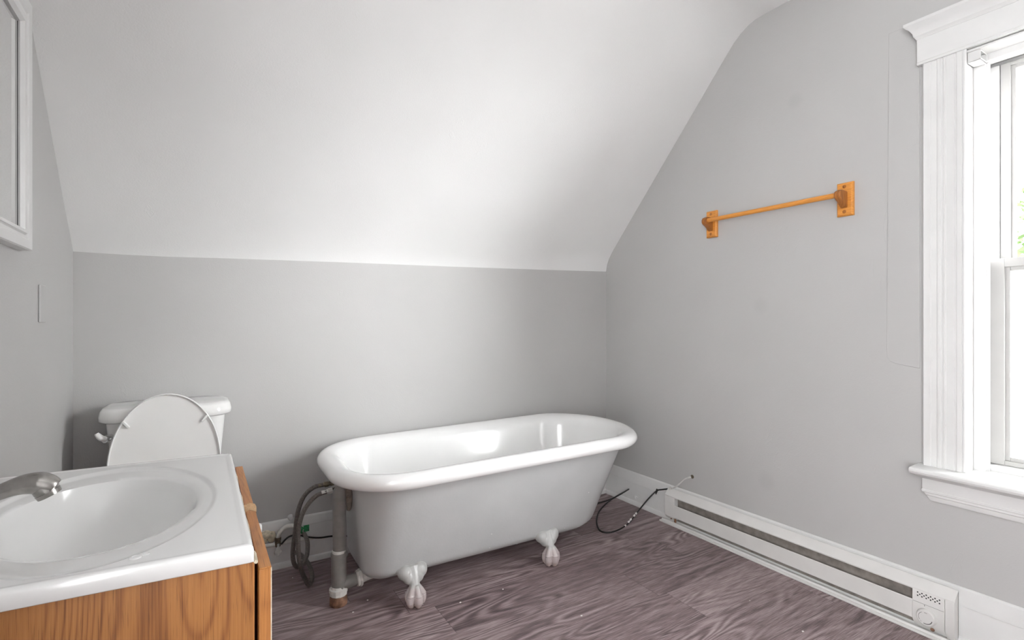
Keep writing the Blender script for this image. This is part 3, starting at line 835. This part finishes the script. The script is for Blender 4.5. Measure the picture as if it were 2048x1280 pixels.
# ================================================================== baseboard heater
ht = thing('baseboard_heater', 'long off-white electric baseboard heater under the window on right wall', 'heater', (2.35, 1.43, 0))
HX = 2.335          # front plane
Y0, YC, YP, Y1 = 0.748, 0.778, 0.878, 2.105
bp = MB().box(2.360, 2.364, Y0, Y1, 0.0065, 0.186)
bp.build('back_panel', M['heater_inner'], ht)
hood = MB().prism([(2.3655, 0.190), (2.364, 0.1915), (2.3595, 0.188), (2.337, 0.163), (2.3325, 0.1575), (2.3325, 0.1525), (2.3340, 0.1525), (2.3340, 0.1565), (2.339, 0.161), (2.3615, 0.1855)], 'y', Y0, Y1 - 0.003)
hood.build('top_hood', M['heater'], ht, ang=25)
MB().prism([(2.3315, 0.108), (2.3345, 0.111), (2.338, 0.109), (2.338, 0.107), (2.3345, 0.107), (2.3345, 0.044), (2.340, 0.038), (2.339, 0.036), (2.3315, 0.042)], 'y', YP, 2.03).build('front_panel', M['heater'], ht, ang=25)
el = MB()
el.tube([(2.350, YP, 0.075), (2.350, 2.03, 0.075)], 0.006, 8)
for i in range(90):
    y = YP + 0.012 + i * (2.03 - YP - 0.024) / 89
    el.box(2.3385, 2.3570, y, y + 0.0012, 0.046, 0.100)
el.build('heating_element', M['fins'], ht, flat=True)
lip = MB().prism([(2.366, 0.0), (2.306, 0.0), (2.303, 0.004), (2.304, 0.010), (2.309, 0.0115), (2.315, 0.0085), (2.320, 0.0085), (2.325, 0.015), (2.328, 0.0155), (2.330, 0.007), (2.366, 0.006)], 'y', Y0 + 0.004, Y1 + 0.012)
lip.build('bottom_tray', M['heater'], ht, ang=25)
cap = MB().prism([(2.362, 0.188), (2.337, 0.160), (2.3325, 0.153), (2.3325, 0.038), (2.346, 0.022), (2.362, 0.022)], 'y', 2.03, Y1 - 0.002)
cap.build('left_end_cap', M['heater'], ht, bevel=0.0012)
br = MB().box(2.3335, 2.3385, 2.022, 2.034, 0.014, 0.034)
br.sphere((2.333, 2.055, 0.028), 0.004, 8, 6)
br.build('rust_spot', M['rust'], ht)
ctl = MB().prism([(2.362, 0.186), (2.337, 0.160), (2.3320, 0.153), (2.3320, 0.040), (2.350, 0.012), (2.362, 0.012)], 'y', YC, YP)
ctl.build('control_box', M['heater'], ht, bevel=0.0012)
MB().prism([(2.364, 0.189), (2.336, 0.162), (2.3305, 0.153), (2.3305, 0.038), (2.350, 0.006), (2.364, 0.004)], 'y', Y0, YC - 0.0012).build('right_end_cap', M['heater'], ht, bevel=0.0015)
vg = MB()
for row, n, off in ((0, 6, 0.0), (1, 5, 0.5), (2, 6, 0.0)):
    for i in range(n):
        y = YP - 0.0175 - (i + off) * 0.0135
        z = 0.1452 - row * 0.0062
        vg.lathe((2.3319, y, z), (-1, 0, 0), [(0, 0.0026), (0.0003, 0.0026)], 12)
vg.build('vent_holes', M['black'], ht, flat=True)
MB().box(2.3312, 2.3320, YC + 0.002, YP - 0.002, 0.1075, 0.1082).box(2.3310, 2.3318, 0.838, 0.8395, 0.101, 0.1065).build('panel_seam', M['dark_mark'], ht, flat=True)
DY, DZ = 0.8315, 0.064
dial = MB().lathe((2.3322, DY, DZ), (-1, 0, 0), [(0, 0.0315), (0.003, 0.0318), (0.013, 0.0285), (0.0145, 0.0265), (0.0145, 0.022), (0.0140, 0.001)], 40)
do = dial.build('thermostat_dial', M['heater'], ht, ang=30)
dm = MB()
def arc(a0, a1, r0, r1):
    n = 14
    o_, i_ = [], []
    for k in range(n + 1):
        a = math.radians(a0 + (a1 - a0) * k / n)
        w = r1 - (r1 - r0) * 1.0
        o_.append((2.3174, DY - r1 * math.cos(a), DZ + r1 * math.sin(a)))
        i_.append((2.3174, DY - r0 * math.cos(a), DZ + r0 * math.sin(a)))
    v = o_ + i_
    dm.add(v, [(k, k + 1, n + 1 + k + 1, n + 1 + k) for k in range(n)])
arc(120, 215, 0.0205, 0.0218); arc(-105, -10, 0.0195, 0.0222); arc(75, 100, 0.019, 0.0205); arc(222, 236, 0.0205, 0.0215)
dm.build('dial_marks', M['dark_mark'], do, flat=True)
MB().sphere((2.334, 0.815, 0.024), (0.004, 0.007, 0.006), 10, 6).build('rust_spot', M['rust'], ht)

# ================================================================== wooden towel bar
tb = thing('towel_bar', 'orange oak towel bar with two bracket ends on the right wall', 'towel bar', (XR, 1.475, 1.70))
def post(yc, zc, s):
    """side profile of the shaped bracket arm, extruded along the wall"""
    pts = [(XR - 0.017, zc + 0.028), (XR - 0.040, zc + 0.030), (XR - 0.060, zc + 0.030), (XR - 0.074, zc + 0.024), (XR - 0.080, zc + 0.013), (XR - 0.079, zc + 0.0), (XR - 0.070, zc - 0.010),
           (XR - 0.055, zc - 0.017), (XR - 0.040, zc - 0.027), (XR - 0.030, zc - 0.038), (XR - 0.017, zc - 0.042)]
    return MB().prism(pts, 'y', yc - 0.0135, yc + 0.0135)
for yc in (1.811, 1.137):
    bpl = MB()
    rr = []
    for x, e in ((XR, 0.0), (XR - 0.011, 0.0), (XR - 0.018, -0.006)):
        rr.append([(x, yc - 0.033 - e, 1.700 - 0.072 - e), (x, yc + 0.033 + e, 1.700 - 0.072 - e), (x, yc + 0.033 + e, 1.700 + 0.072 + e), (x, yc - 0.033 - e, 1.700 + 0.072 + e)])
    bpl.loft(rr)
    bo = bpl.build('back_plate', M['oak_bar'], tb, bevel=0.001)
    post(yc, 1.703, 1).build('bracket_arm', M['oak_bracket'], tb, bevel=0.004, seg=3)
    for dz in (-0.054, 0.054):
        MB().lathe((XR - 0.0182, yc, 1.70 + dz), (-1, 0, 0), [(0, 0.0075), (0.0006, 0.0065)], 14).build('screw_plug', M['oak_bracket'], bo)
MB().tube([(XR - 0.058, 1.130, 1.714), (XR - 0.058, 1.818, 1.714)], 0.0112, 18).build('rod', M['oak_bar'], tb)

# ================================================================== left wall: framed mirror and blank plate
mx1, my0, my1, mz0, mz1 = XL + 0.030, 1.30, 1.952, 1.376, 2.072
mir = thing('framed_mirror', 'white framed wall mirror on the left wall above the vanity', 'mirror', (XL, 1.62, 1.376))
def frame_ring(d, x):
    return [(x, my0 + d, mz0 + d * 0.62), (x, my1 - d, mz0 + d * 0.62), (x, my1 - d, mz1 - d), (x, my0 + d, mz1 - d)]
fm = MB().loft([frame_ring(0.0, XL), frame_ring(0.0, mx1 - 0.006), frame_ring(0.004, mx1 - 0.001), frame_ring(0.010, mx1), frame_ring(0.040, mx1), frame_ring(0.046, mx1 - 0.004), frame_ring(0.060, mx1 - 0.004),
                frame_ring(0.066, mx1 + 0.002), frame_ring(0.080, mx1 + 0.001), frame_ring(0.088, mx1 - 0.008), frame_ring(0.088, XL + 0.004)], True, True)
fm.build('mirror_frame', M['trim'], mir, ang=25)
MB().box(XL + 0.016, XL + 0.0178, my1 - 0.0892, my1 - 0.0882, mz0 + 0.056, mz1 - 0.089).build('mirror_seam', M['black'], mir, flat=True)
MB().box(XL + 0.014, XL + 0.017, my0 + 0.084, my1 - 0.084, mz0 + 0.050, mz1 - 0.084).build('mirror_glass', M['mirror'], mir, flat=True)
plate = MB().box(XL, XL + 0.006, 2.150, 2.222, 1.172, 1.292).build('wall_plate', M['wall'], None, bevel=0.003, seg=3, origin=(XL, 2.186, 1.172))
tag(plate, 'blank cover plate painted grey on left wall beyond the mirror', 'wall plate')

# ================================================================== toilet
TC = -0.108
wc = thing('toilet', 'white toilet with raised lid between vanity and low back wall', 'toilet', (TC, 2.3, 0))
def rr_ring(hw, y0, y1, r, z):
    return [(TC + x, y, z) for x, y in rounded_rect(-hw, hw, y0, y1, r, 7)]
tk = MB().loft([rr_ring(0.150, 2.470, 2.640, 0.05, 0.400), rr_ring(0.160, 2.455, 2.645, 0.05, 0.410), rr_ring(0.166, 2.448, 2.648, 0.05, 0.46), rr_ring(0.184, 2.436, 2.650, 0.05, 0.62), rr_ring(0.200, 2.424, 2.652, 0.05, 0.80)])
tk.build('tank', M['porcelain'], wc, ang=50)
ld = MB().loft([rr_ring(0.212, 2.404, 2.656, 0.075, 0.790), rr_ring(0.222, 2.396, 2.660, 0.08, 0.797), rr_ring(0.222, 2.396, 2.660, 0.08, 0.812), rr_ring(0.217, 2.400, 2.658, 0.08, 0.832),
                rr_ring(0.210, 2.406, 2.655, 0.08, 0.841), rr_ring(0.195, 2.42, 2.645, 0.075, 0.8445), rr_ring(0.10, 2.49, 2.58, 0.03, 0.847)])
ld.build('tank_lid', M['porcelain'], wc, ang=60)
def egg(cx, yc, hw, lf, lb, z, n=48, s=1.0):
    pts = []
    for k in range(n):
        a = 2 * math.pi * k / n
        y = math.sin(a)
        pts.append((cx + hw * s * math.cos(a) * (1 - (0.06 if y > 0 else 0) * y), yc + (lb if y > 0 else lf) * s * y, z))
    return pts
bw = MB().loft([egg(TC, 2.22, 0.115, 0.17, 0.22, 0.0), egg(TC, 2.22, 0.11, 0.165, 0.215, 0.03), egg(TC, 2.22, 0.10, 0.13, 0.21, 0.12), egg(TC, 2.18, 0.115, 0.14, 0.22, 0.20), egg(TC, 2.12, 0.155, 0.20, 0.22, 0.30),
                egg(TC, 2.08, 0.180, 0.245, 0.26, 0.37), egg(TC, 2.08, 0.183, 0.25, 0.27, 0.395), egg(TC, 2.08, 0.178, 0.245, 0.265, 0.40), egg(TC, 2.07, 0.135, 0.19, 0.17, 0.398), egg(TC, 2.07, 0.125, 0.175, 0.155, 0.37), egg(TC, 2.08, 0.09, 0.12, 0.10, 0.28), egg(TC, 2.10, 0.04, 0.05, 0.05, 0.22)])
bw.build('bowl', M['porcelain'], wc, ang=60)
MB().loft([rr_ring(0.15, 2.26, 2.62, 0.04, 0.34), rr_ring(0.16, 2.25, 2.64, 0.04, 0.385), rr_ring(0.16, 2.25, 2.64, 0.04, 0.403)]).build('tank_deck', M['porcelain'], wc, ang=50)
st = MB().loft([egg(TC, 2.07, 0.186, 0.245, 0.25, 0.402), egg(TC, 2.07, 0.188, 0.248, 0.252, 0.412), egg(TC, 2.07, 0.180, 0.240, 0.245, 0.420), egg(TC, 2.07, 0.120, 0.17, 0.15, 0.420), egg(TC, 2.07, 0.115, 0.165, 0.145, 0.402), egg(TC, 2.07, 0.186, 0.245, 0.25, 0.402)], False, False)
st.build('seat', M['plastic_white'], wc, ang=60)
# raised lid, underside towards the room
LZ0, LZ1 = 0.430, 0.896
def lid_ring(s, dy):
    pts = []
    zc, n = 0.630, 64
    for k in range(n):
        a = 2 * math.pi * k / n
        c, q = math.cos(a), math.sin(a)
        if q >= 0:
            x, z = 0.1815 * s * c, zc + (LZ1 - zc - (1 - s) * 0.181) * q
        else:
            x, z = 0.1815 * s * math.copysign(abs(c) ** 0.62, c) * (1 - 0.12 * abs(q)), zc + (zc - LZ0 - (1 - s) * 0.181) * (-abs(q) ** 1.0)
        pts.append((TC - 0.002 + x, 2.352 + (z - LZ0) * 0.05 + dy, z))
    return pts
ldm = MB().loft([lid_ring(0.90, 0.022), lid_ring(0.985, 0.019), lid_ring(1.0, 0.012), lid_ring(1.0, 0.0), lid_ring(0.985, -0.0025), lid_ring(0.972, 0.0), lid_ring(0.965, 0.006), lid_ring(0.90, 0.0085), lid_ring(0.4, 0.009)])
lo = ldm.build('raised_lid', M['plastic_white'], wc, ang=50)
bmp = MB()
for sx in (-1, 1):
    a = math.radians(42 if sx > 0 else 138)
    cxx = TC - 0.002 + 0.168 * math.cos(a); czz = 0.630 + 0.248 * math.sin(a) - 0.006
    mm = MB().box(-0.004, 0.004, -0.010, 0.004, -0.015, 0.015)
    t = -sx * math.radians(-38)
    mm.xf(lambda p: Vector((cxx + p.x * math.cos(t) + p.z * math.sin(t), 2.352 + (czz - LZ0) * 0.05 + 0.005 + p.y, czz - p.x * math.sin(t) + p.z * math.cos(t))))
    mm.build('lid_bumper', M['plastic_white'], lo, bevel=0.0015)
for sx in (-1, 1): MB().tube([(TC + sx * 0.075 - 0.02, 2.348, 0.425), (TC + sx * 0.075 + 0.02, 2.348, 0.425)], 0.012, 14).build('seat_hinge', M['plastic_white'], wc)
lv = MB().lathe((TC - 0.190, 2.424, 0.735), (-0.6, -1, 0), [(-0.02, 0.015), (0.004, 0.016), (0.010, 0.013), (0.013, 0.0)], 18)
lv.build('lever_base', M['chrome'], wc)
ll = MB().tube([(TC - 0.192, 2.412, 0.737), (TC - 0.204, 2.404, 0.744), (TC - 0.212, 2.402, 0.754), (TC - 0.217, 2.402, 0.762)], [0.009, 0.0105, 0.0095, 0.007], 12, sub=4)
ll.build('flush_lever', M['plastic_white'], wc)

# ================================================================== vanity cabinet, top and faucet
CZ = 0.80
SH = math.tan(math.radians(3.4))     # the vanity stands a little out of square with the walls
def skew(p):
    return Vector((p.x, p.y + (0.078 - p.x) * SH, p.z))
van = thing('vanity_cabinet', 'golden oak bathroom vanity cabinet under the white sink top', 'cabinet', (-0.17, 1.32, 0))
VX0, VX1, VY0, VY1 = XL + 0.012, 0.0795, 0.974, 1.655
cb = MB().box(VX0, VX1 - 0.004, VY0, VY0 + 0.015, 0.0, CZ - 0.030).box(VX0, VX1 - 0.004, VY1 - 0.015, VY1, 0.0, CZ - 0.030)
cb.box(VX0, VX0 + 0.01, VY0 + 0.015, VY1 - 0.015, 0.09, CZ - 0.030).box(VX0 + 0.01, VX1 - 0.004, VY0 + 0.015, VY1 - 0.015, 0.09, 0.105).box(VX1 - 0.08, VX1 - 0.065, VY0 + 0.015, VY1 - 0.015, 0.0, 0.09)
cb.xf(skew).build('cabinet_body', M['oak_side'], van, flat=True)
MB().box(VX1 - 0.0036, VX1, VY0 + 0.0006, VY1 - 0.0006, 0.09, CZ - 0.030).xf(skew).build('face_frame', M['oak_door'], van, flat=True)
DX0, DX1 = 0.0855, 0.1045
dr = MB().box(DX0, DX1, 0.962, 1.664, 0.12, 0.757)
door = dr.build('door', M['oak_door'], van, bevel=0.0008)
MB().box(DX0 + 0.0005, DX1 - 0.0003, 0.9625, 1.6635, 0.7575, 0.7592).build('door_top_edge', M['oak_top'], door, flat=True)
MB().box(DX1 - 0.0012, DX1 + 0.0004, 0.9612, 0.9618, 0.12, 0.757).build('edge_banding', M['caulk'], door, flat=True)
cpw = MB().prism([(DX0 - 0.001, 1.262), (DX0 + 0.008, 1.270), (DX1 + 0.001, 1.250), (DX1 + 0.004, 1.285), (DX1 + 0.003, 1.306), (DX0 + 0.012, 1.318), (DX0 - 0.002, 1.308)], 'z', 0.752, 0.7600)
cpw.build('chipped_patch', M['chipped_wood'], door, bevel=0.0008)
MB().lathe((DX1, 1.362, 0.680), (1, 0, 0), [(0, 0.006), (0.006, 0.006), (0.009, 0.010), (0.013, 0.013), (0.018, 0.013), (0.022, 0.009), (0.023, 0.001)], 24).build('knob', M['porcelain'], door)

ct_root = thing('sink_top', 'white moulded vanity top with oval sink basin, resting on the oak cabinet', 'sink', (-0.17, 1.32, CZ))
RX0, RX1, RY0, RY1 = XL + 0.002, 0.0775, 0.963, 1.668
BX, BY = -0.170, 1.305
angs = sorted(set([2 * math.pi * k / 112 for k in range(112)] + [math.atan2(y - BY, x - BX) % (2 * math.pi) for x in (RX0, RX1) for y in (RY0, RY1)]))
def rect_pt(a, ins, z):
    c, s = math.cos(a), math.sin(a)
    x0, x1, y0, y1 = RX0 + ins, RX1 - ins, RY0 + ins, RY1 - ins
    ts = []
    if c > 1e-9: ts.append((x1 - BX) / c)
    if c < -1e-9: ts.append((x0 - BX) / c)
    if s > 1e-9: ts.append((y1 - BY) / s)
    if s < -1e-9: ts.append((y0 - BY) / s)
    t = min(ts)
    return skew(Vector((BX + c * t, BY + s * t, z)))
def ell(a, ax, by, z, cx=BX, cy=BY):
    # same polar direction so rings stay aligned
    r = 1 / math.sqrt((math.cos(a) / ax) ** 2 + (math.sin(a) / by) ** 2)
    return skew(Vector((cx + r * math.cos(a), cy + r * math.sin(a), z)))
rings = []
for s in (0.10, 0.25, 0.42, 0.58, 0.72, 0.83, 0.91, 0.965, 1.0):
    zz = CZ - 0.012 - 0.135 * (1 - s ** 3.2) ** 0.85
    rings.append([ell(a, 0.166 * s, 0.228 * s, zz, BX - 0.002 * s, BY + 0.004) for a in angs])
rings.append([ell(a, 0.171, 0.234, CZ - 0.0085) for a in angs])
rings.append([ell(a, 0.178, 0.248, CZ - 0.0065) for a in angs])
rings.append([ell(a, 0.190, 0.292, CZ - 0.0055) for a in angs])
rings.append([ell(a, 0.1945, 0.309, CZ - 0.0045) for a in angs])
rings.append([ell(a, 0.199, 0.316, CZ - 0.001) for a in angs])
rings.append([ell(a, 0.203, 0.321, CZ) for a in angs])
rings.append([ell(a, 0.2045, 0.3225, CZ) for a in angs])
rings.append([rect_pt(a, 0.019, CZ) for a in angs])
rings.append([rect_pt(a, 0.015, CZ) for a in angs])
rings.append([rect_pt(a, 0.009, CZ + 0.0015) for a in angs])
rings.append([rect_pt(a, 0.004, CZ + 0.0010) for a in angs])
rings.append([rect_pt(a, 0.001, CZ - 0.002) for a in angs])
rings.append([rect_pt(a, 0.0, CZ - 0.006) for a in angs])
rings.append([rect_pt(a, 0.0, CZ - 0.027) for a in angs])
rings.append([rect_pt(a, 0.002, CZ - 0.029) for a in angs])
rings.append([rect_pt(a, 0.025, CZ - 0.029) for a in angs])
MB().loft(rings, True, False).build('basin_top', M['marble'], ct_root, ang=50)
MB().lathe((BX, BY + 0.004, CZ - 0.1475), (0, 0, 1), [(0, 0.020), (0.004, 0.022), (0.006, 0.019), (0.006, 0.001)], 24).build('sink_drain', M['chrome'], ct_root)
ck = MB()
ck.tube([skew(Vector((0.081, 0.966 + t * 0.014, 0.7705 - 0.004 * math.sin(t * 2)))) for t in range(0, 4)], [0.003, 0.004, 0.003, 0.002], 8)
ck.tube([skew(Vector((0.0795, 1.02 + 0.062 * t, 0.7715))) for t in range(0, 11)], [0.002 + 0.001 * ((t * 7) % 3) for t in range(11)], 8)
ck.build('caulk_bead', M['caulk'], ct_root)

fa = thing('faucet', 'brushed nickel low arc faucet on the left side of the sink top', 'faucet', (-0.385, 1.32, CZ))
MB().loft([[(-0.385 + 0.032 * s * math.cos(a), 1.335 + 0.075 * s * math.sin(a), z) for a in [2 * math.pi * k / 40 for k in range(40)]] for s, z in ((1.0, CZ), (1.0, CZ + 0.008), (0.92, CZ + 0.014), (0.5, CZ + 0.017))]).build('base_plate', M['nickel'], fa, ang=50)
MB().tube([(-0.392, 1.320, CZ + 0.010), (-0.386, 1.320, 0.828), (-0.362, 1.320, 0.842), (-0.335, 1.320, 0.851), (-0.308, 1.320, 0.861), (-0.285, 1.320, 0.866), (-0.265, 1.320, 0.8645), (-0.252, 1.320, 0.858), (-0.245, 1.32, 0.852)],
          [0.017, 0.0155, 0.014, 0.0135, 0.0155, 0.019, 0.0215, 0.0205, 0.018], 22, sub=6).build('spout', M['nickel'], fa, ang=50)
MB().lathe((-0.2585, 1.320, 0.858), (0.42, 0.0, -0.9), [(0, 0.0205), (0.010, 0.0205), (0.0105, 0.0195), (0.012, 0.0195), (0.0125, 0.0205), (0.021, 0.0195), (0.0215, 0.016), (0.019, 0.015)], 32).build('aerator', M['nickel'], fa, ang=30)
MB().tube([(-0.395, 1.320, 0.815), (-0.398, 1.32, 0.86), (-0.40, 1.32, 0.875)], [0.016, 0.016, 0.010], 18).tube([(-0.398, 1.32, 0.866), (-0.38, 1.36, 0.885), (-0.37, 1.40, 0.895)], [0.008, 0.006, 0.005], 12, sub=4).build('handle', M['nickel'], fa)
MB().sphere((0, 0, 0), 0.001, 6, 4)

# small clear adhesive pad and its spot on the near side of the sink top
pad = MB().lathe((0, 0, 0), (0, 0, 1), [(0, 0.009), (0.0012, 0.0085), (0.0018, 0.007), (0.0018, 0.0055), (0.0009, 0.005), (0.0009, 0.001)], 24)
pad.lathe((0.013, 0.006, 0), (0, 0, 1), [(0, 0.006), (0.001, 0.0055), (0.0014, 0.004), (0.0008, 0.003), (0.0008, 0.001)], 20)
pad.xf(lambda p: p + Vector((-0.088, 1.0115, CZ + 0.0004)))
tag(pad.build('adhesive_pad', M['marble'], None, origin=(-0.088, 1.0115, CZ)), 'small clear round adhesive pad near front edge of sink top', 'adhesive pad')

# ================================================================== paint chips on the floor
def pix_floor(u, v):
    fwd = Vector((math.sin(YAW), math.cos(YAW), 0)); rgt = Vector((math.cos(YAW), -math.sin(YAW), 0))
    d = fwd + rgt * ((u - 1024) / 1024) + Vector((0, 0, (640 - v) / 1024))
    return Vector((0, 0, CAM_H)) + d * (-CAM_H / d.z)
CHIPS = [(0.789, 2.006), (0.929, 1.937), (1.423, 2.287), (1.469, 2.114), (1.133, 1.936), (2.189, 2.228), (1.972, 1.317), (1.950, 1.082), (0.603, 2.157), (0.527, 2.098), (0.362, 2.523), (1.30, 1.60)]
for i, (x, y) in enumerate(CHIPS):
    m = MB()
    n = 6
    s = 0.0028 + 0.0022 * random.random()
    pts = [(x + s * (0.6 + 0.6 * random.random()) * math.cos(2 * math.pi * k / n), y + s * (0.5 + 0.5 * random.random()) * math.sin(2 * math.pi * k / n)) for k in range(n)]
    m.prism(pts, 'z', 0.0, 0.0016)
    tag(m.build('paint_chip', M['chip'], None, origin=(x, y, 0), flat=True), 'tiny white paint chip lying on the purple-brown plank floor', 'paint chip', 'paint chips on the floor')

# ================================================================== outside: garden and trees
gp = MB().box(3.5, 30, -20, 20, -3.1, -3.0).build('garden_ground', M['ground'], flat=True)
struct(gp)
def tree(cx, cy, h, r, n, label, seed):
    rnd = random.Random(seed)
    t = thing('tree', label, 'tree', (cx, cy, -3.0), 'trees outside the window')
    MB().tube([(cx, cy, -3.0), (cx + 0.1, cy, h * 0.4 - 3), (cx, cy + 0.1, h - 3.2)], [0.16, 0.12, 0.04], 10, sub=4).build('trunk', M['bark'], t)
    m = MB()
    for i in range(n):
        while True:
            p = Vector((rnd.uniform(-1, 1), rnd.uniform(-1, 1), rnd.uniform(-1, 1)))
            if 0.35 < p.length < 1 and rnd.random() < 0.8: break
        c = Vector((cx, cy, h - 3 - r * 1.1)) + Vector((p.x * r, p.y * r, p.z * r * 1.45))
        a, b = Vector((rnd.uniform(-1, 1), rnd.uniform(-1, 1), rnd.uniform(-0.6, 0.6))).normalized(), Vector((rnd.uniform(-1, 1), rnd.uniform(-1, 1), rnd.uniform(-1, 1)))
        b = (b - a * a.dot(b)).normalized()
        s = rnd.uniform(0.03, 0.07)
        m.add([c - a * s, c + b * s * 0.45, c + a * s, c - b * s * 0.45], [(0, 1, 2, 3)])
    m.build('foliage', M['leaf'], t, flat=True)
tree(6.3, 1.75, 5.2, 1.15, 3200, 'bright green leafy tree seen through the upper window pane', 3)
tree(10.2, 2.6, 4.2, 1.3, 3200, 'soft green tree behind the obscured lower window pane', 5)
